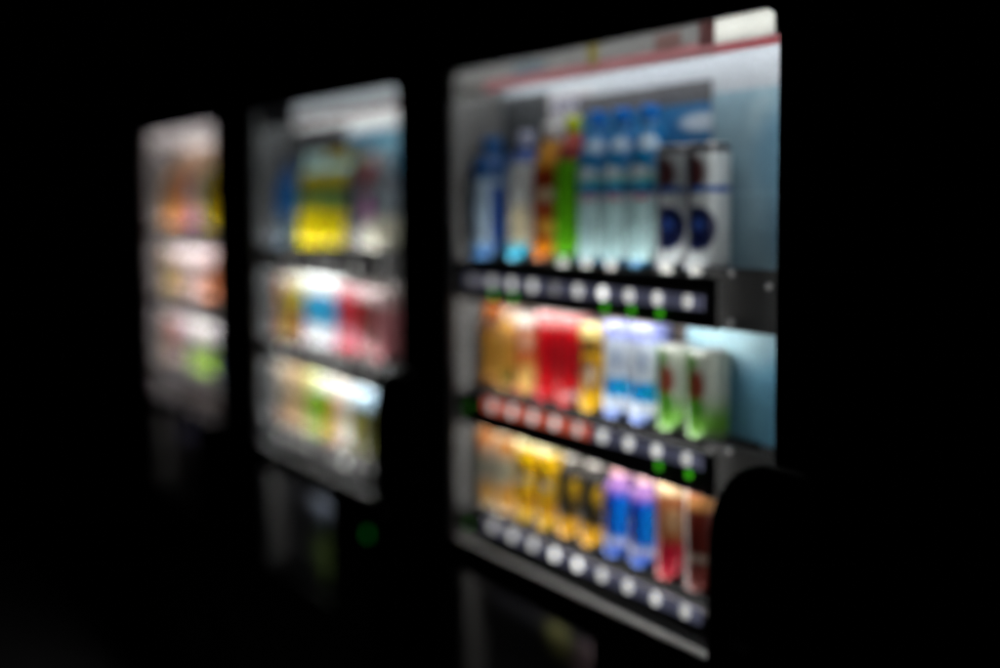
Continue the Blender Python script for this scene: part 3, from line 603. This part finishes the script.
# farthest machine
row(FAR, e-.055, 'top', 'farthest', [
 dict(kind='pet', k=-.9, h=.178, base=(0.42, 0.30, 0.20), cap=(0.4, 0.35, 0.3), look='taupe bottle'),
 dict(kind='pet', k=.0, h=.178, base=(0.46, 0.20, 0.05), cap=(0.3, 0.2, 0.1), mk=[('box', A, A, .5, .8, (0.30, 0.17, 0.10), .02)], look='orange bottle with a brown shoulder'),
 dict(kind='pet', k=1.0, h=.178, base=(0.55, 0.22, 0.04), cap=(0.35, 0.2, 0.12), mk=[('box', A, A, .5, .8, (0.28, 0.13, 0.08), .02)], look='bright orange bottle'),
 dict(kind='pet', k=2.0, h=.178, base=(0.52, 0.28, 0.10), cap=(0.4, 0.2, 0.15), mk=[('box', A, A, .45, .8, (0.30, 0.10, 0.07), .02)], look='amber bottle with a rust neck'),
 dict(kind='can', k=3.0, h=.140, base=(0.55, 0.26, 0.22), mk=[('box', A, A, .0, .2, (0.3, 0.1, 0.25), .02)], look='salmon can with a purple foot'),
 dict(kind='can', k=4.0, h=.140, base=(0.52, 0.34, 0.34), mk=[('box', A, A, .0, .25, (0.3, 0.1, 0.3), .02), ('box', A, A, .5, .95, (0.45, 0.48, 0.5), .02)], look='pinkish grey can'),
 dict(kind='slim', k=5.0, h=.178, base=(0.12, 0.15, 0.16), cap=(0.3, 0.3, 0.25), look='slate grey bottle'),
 dict(kind='slim', k=6.0, h=.175, base=(0.42, 0.32, 0.03), cap=(0.4, 0.34, 0.12), look='slim ochre bottle with a mustard cap'),
 dict(kind='pet', k=7.0, h=.178, base=(0.40, 0.30, 0.03), cap=(0.5, 0.42, 0.15), mk=[('box', A, A, .5, .75, (0.14, 0.11, 0.03), .02)], look='mustard yellow bottle, left one'),
 dict(kind='pet', k=8.0, h=.178, base=(0.38, 0.30, 0.03), cap=(0.5, 0.44, 0.2), mk=[('box', A, A, .5, .75, (0.10, 0.09, 0.03), .02)], look='mustard yellow bottle, right one'),
])
tube_glare = lambda c: [('box', A, A, .62, 1., (0.72, 0.64, 0.64), .03)]  # pale top paints the tube's glare into the can colour
row(FAR, e-.262, 'middle', 'farthest', [
 dict(kind='can', k=-.9, h=.14, base=(0.38, 0.26, 0.16), look='tan brown can'),
 dict(kind='can', k=.0, h=.145, base=(0.32, 0.26, 0.08), mk=[('box', A, A, .74, 1., (0.4, 0.34, 0.3), .02)], look='olive can'),
 dict(kind='can', k=1.0, h=.145, base=(0.32, 0.24, 0.10), mk=tube_glare(0), look='khaki can with painted tube glare on top'),
 dict(kind='can', k=2.0, h=.145, base=(0.45, 0.28, 0.18), mk=tube_glare(0), look='tan can with painted tube glare on top'),
 dict(kind='can', k=3.0, h=.145, base=(0.52, 0.42, 0.42), mk=tube_glare(0), look='pale pink can'),
 dict(kind='can', k=4.0, h=.145, base=(0.50, 0.46, 0.50), mk=tube_glare(0), look='pale lilac can'),
 dict(kind='can', k=5.0, h=.145, base=(0.58, 0.36, 0.28), mk=tube_glare(0), look='peach can with painted tube glare on top'),
 dict(kind='can', k=6.0, h=.145, base=(0.58, 0.24, 0.10), mk=tube_glare(0), look='orange can with painted tube glare on top'),
 dict(kind='can', k=7.0, h=.145, base=(0.55, 0.18, 0.10), mk=[('box', A, A, .7, 1., (0.6, 0.35, 0.32), .03)], look='red orange can'),
 dict(kind='can', k=8.0, h=.145, base=(0.30, 0.06, 0.05), mk=[('box', A, A, .8, 1., (0.5, 0.25, 0.22), .03)], look='maroon can'),
])
row(FAR, e-.478, 'bottom', 'farthest', [
 dict(kind='can', k=-.9, h=.150, base=(0.42, 0.32, 0.26), look='fawn can'),
 dict(kind='can', k=.0, h=.150, base=(0.44, 0.32, 0.25), mk=[('box', A, A, .5, .85, (0.45, 0.12, 0.10), .03)], look='tan can with a red band'),
 dict(kind='can', k=1.0, h=.150, base=(0.16, 0.12, 0.16), mk=[('box', A, A, .55, .85, (0.48, 0.14, 0.12), .03)], look='plum can with a red band'),
 dict(kind='can', k=2.0, h=.150, base=(0.10, 0.09, 0.15), mk=[('box', A, A, .6, 1., (0.62, 0.56, 0.60), .03)], look='dark violet can with painted tube glare on top'),  # pale upper band is tube glare painted into the can colour
 dict(kind='can', k=3.0, h=.150, base=(0.42, 0.50, 0.22), mk=[('box', A, A, .5, 1., (0.72, 0.68, 0.70), .03)], look='white and pale green can'),
 dict(kind='can', k=4.0, h=.150, base=(0.30, 0.46, 0.07), mk=[('box', A, A, .52, 1., (0.74, 0.70, 0.72), .03)], look='white and leaf green can'),
 dict(kind='can', k=5.0, h=.150, base=(0.28, 0.48, 0.04), mk=[('box', A, A, .52, 1., (0.74, 0.70, 0.72), .03)], look='white and lime green can'),
 dict(kind='can', k=6.0, h=.150, base=(0.28, 0.46, 0.05), mk=[('box', A, A, .55, 1., (0.72, 0.68, 0.70), .03)], look='green can with a white top'),
 dict(kind='can', k=7.0, h=.150, base=(0.05, 0.07, 0.13), mk=[('box', A, A, .6, 1., (0.60, 0.56, 0.6), .03)], look='navy can with painted tube glare on top, left one'),  # upper band paints tube glare into the navy
 dict(kind='can', k=8.0, h=.150, base=(0.04, 0.05, 0.11), mk=[('box', A, A, .6, 1., (0.55, 0.5, 0.55), .03)], look='navy can with painted tube glare on top, right one'),  # tube glare painted in on the upper part, as on its twin
])

# ------------------------------------------------------------------ ground
bm = bmesh.new()
vs = [bm.verts.new(p) for p in ((-60, -60, 0), (60, -60, 0), (60, 60, 0), (-60, 60, 0))]; bm.faces.new(vs)
g = link('ground', bm, ASPHALT); g['kind'] = 'structure'

# ------------------------------------------------------------------ night, render settings
w = bpy.data.worlds.new('World'); sc.world = w; w.use_nodes = True
w.node_tree.nodes['Background'].inputs[0].default_value = (0.0002, 0.0002, 0.0003, 1); w.node_tree.nodes['Background'].inputs[1].default_value = 0.1
sc.view_settings.view_transform = 'Standard'; sc.view_settings.look = 'None'; sc.view_settings.exposure = 0; sc.view_settings.gamma = 1
sc.cycles.use_denoising = True
sc.cycles.max_bounces = 8; sc.cycles.transparent_max_bounces = 16
sc.cycles.caustics_reflective = False; sc.cycles.caustics_refractive = False
sc.cycles.sample_clamp_indirect = 4
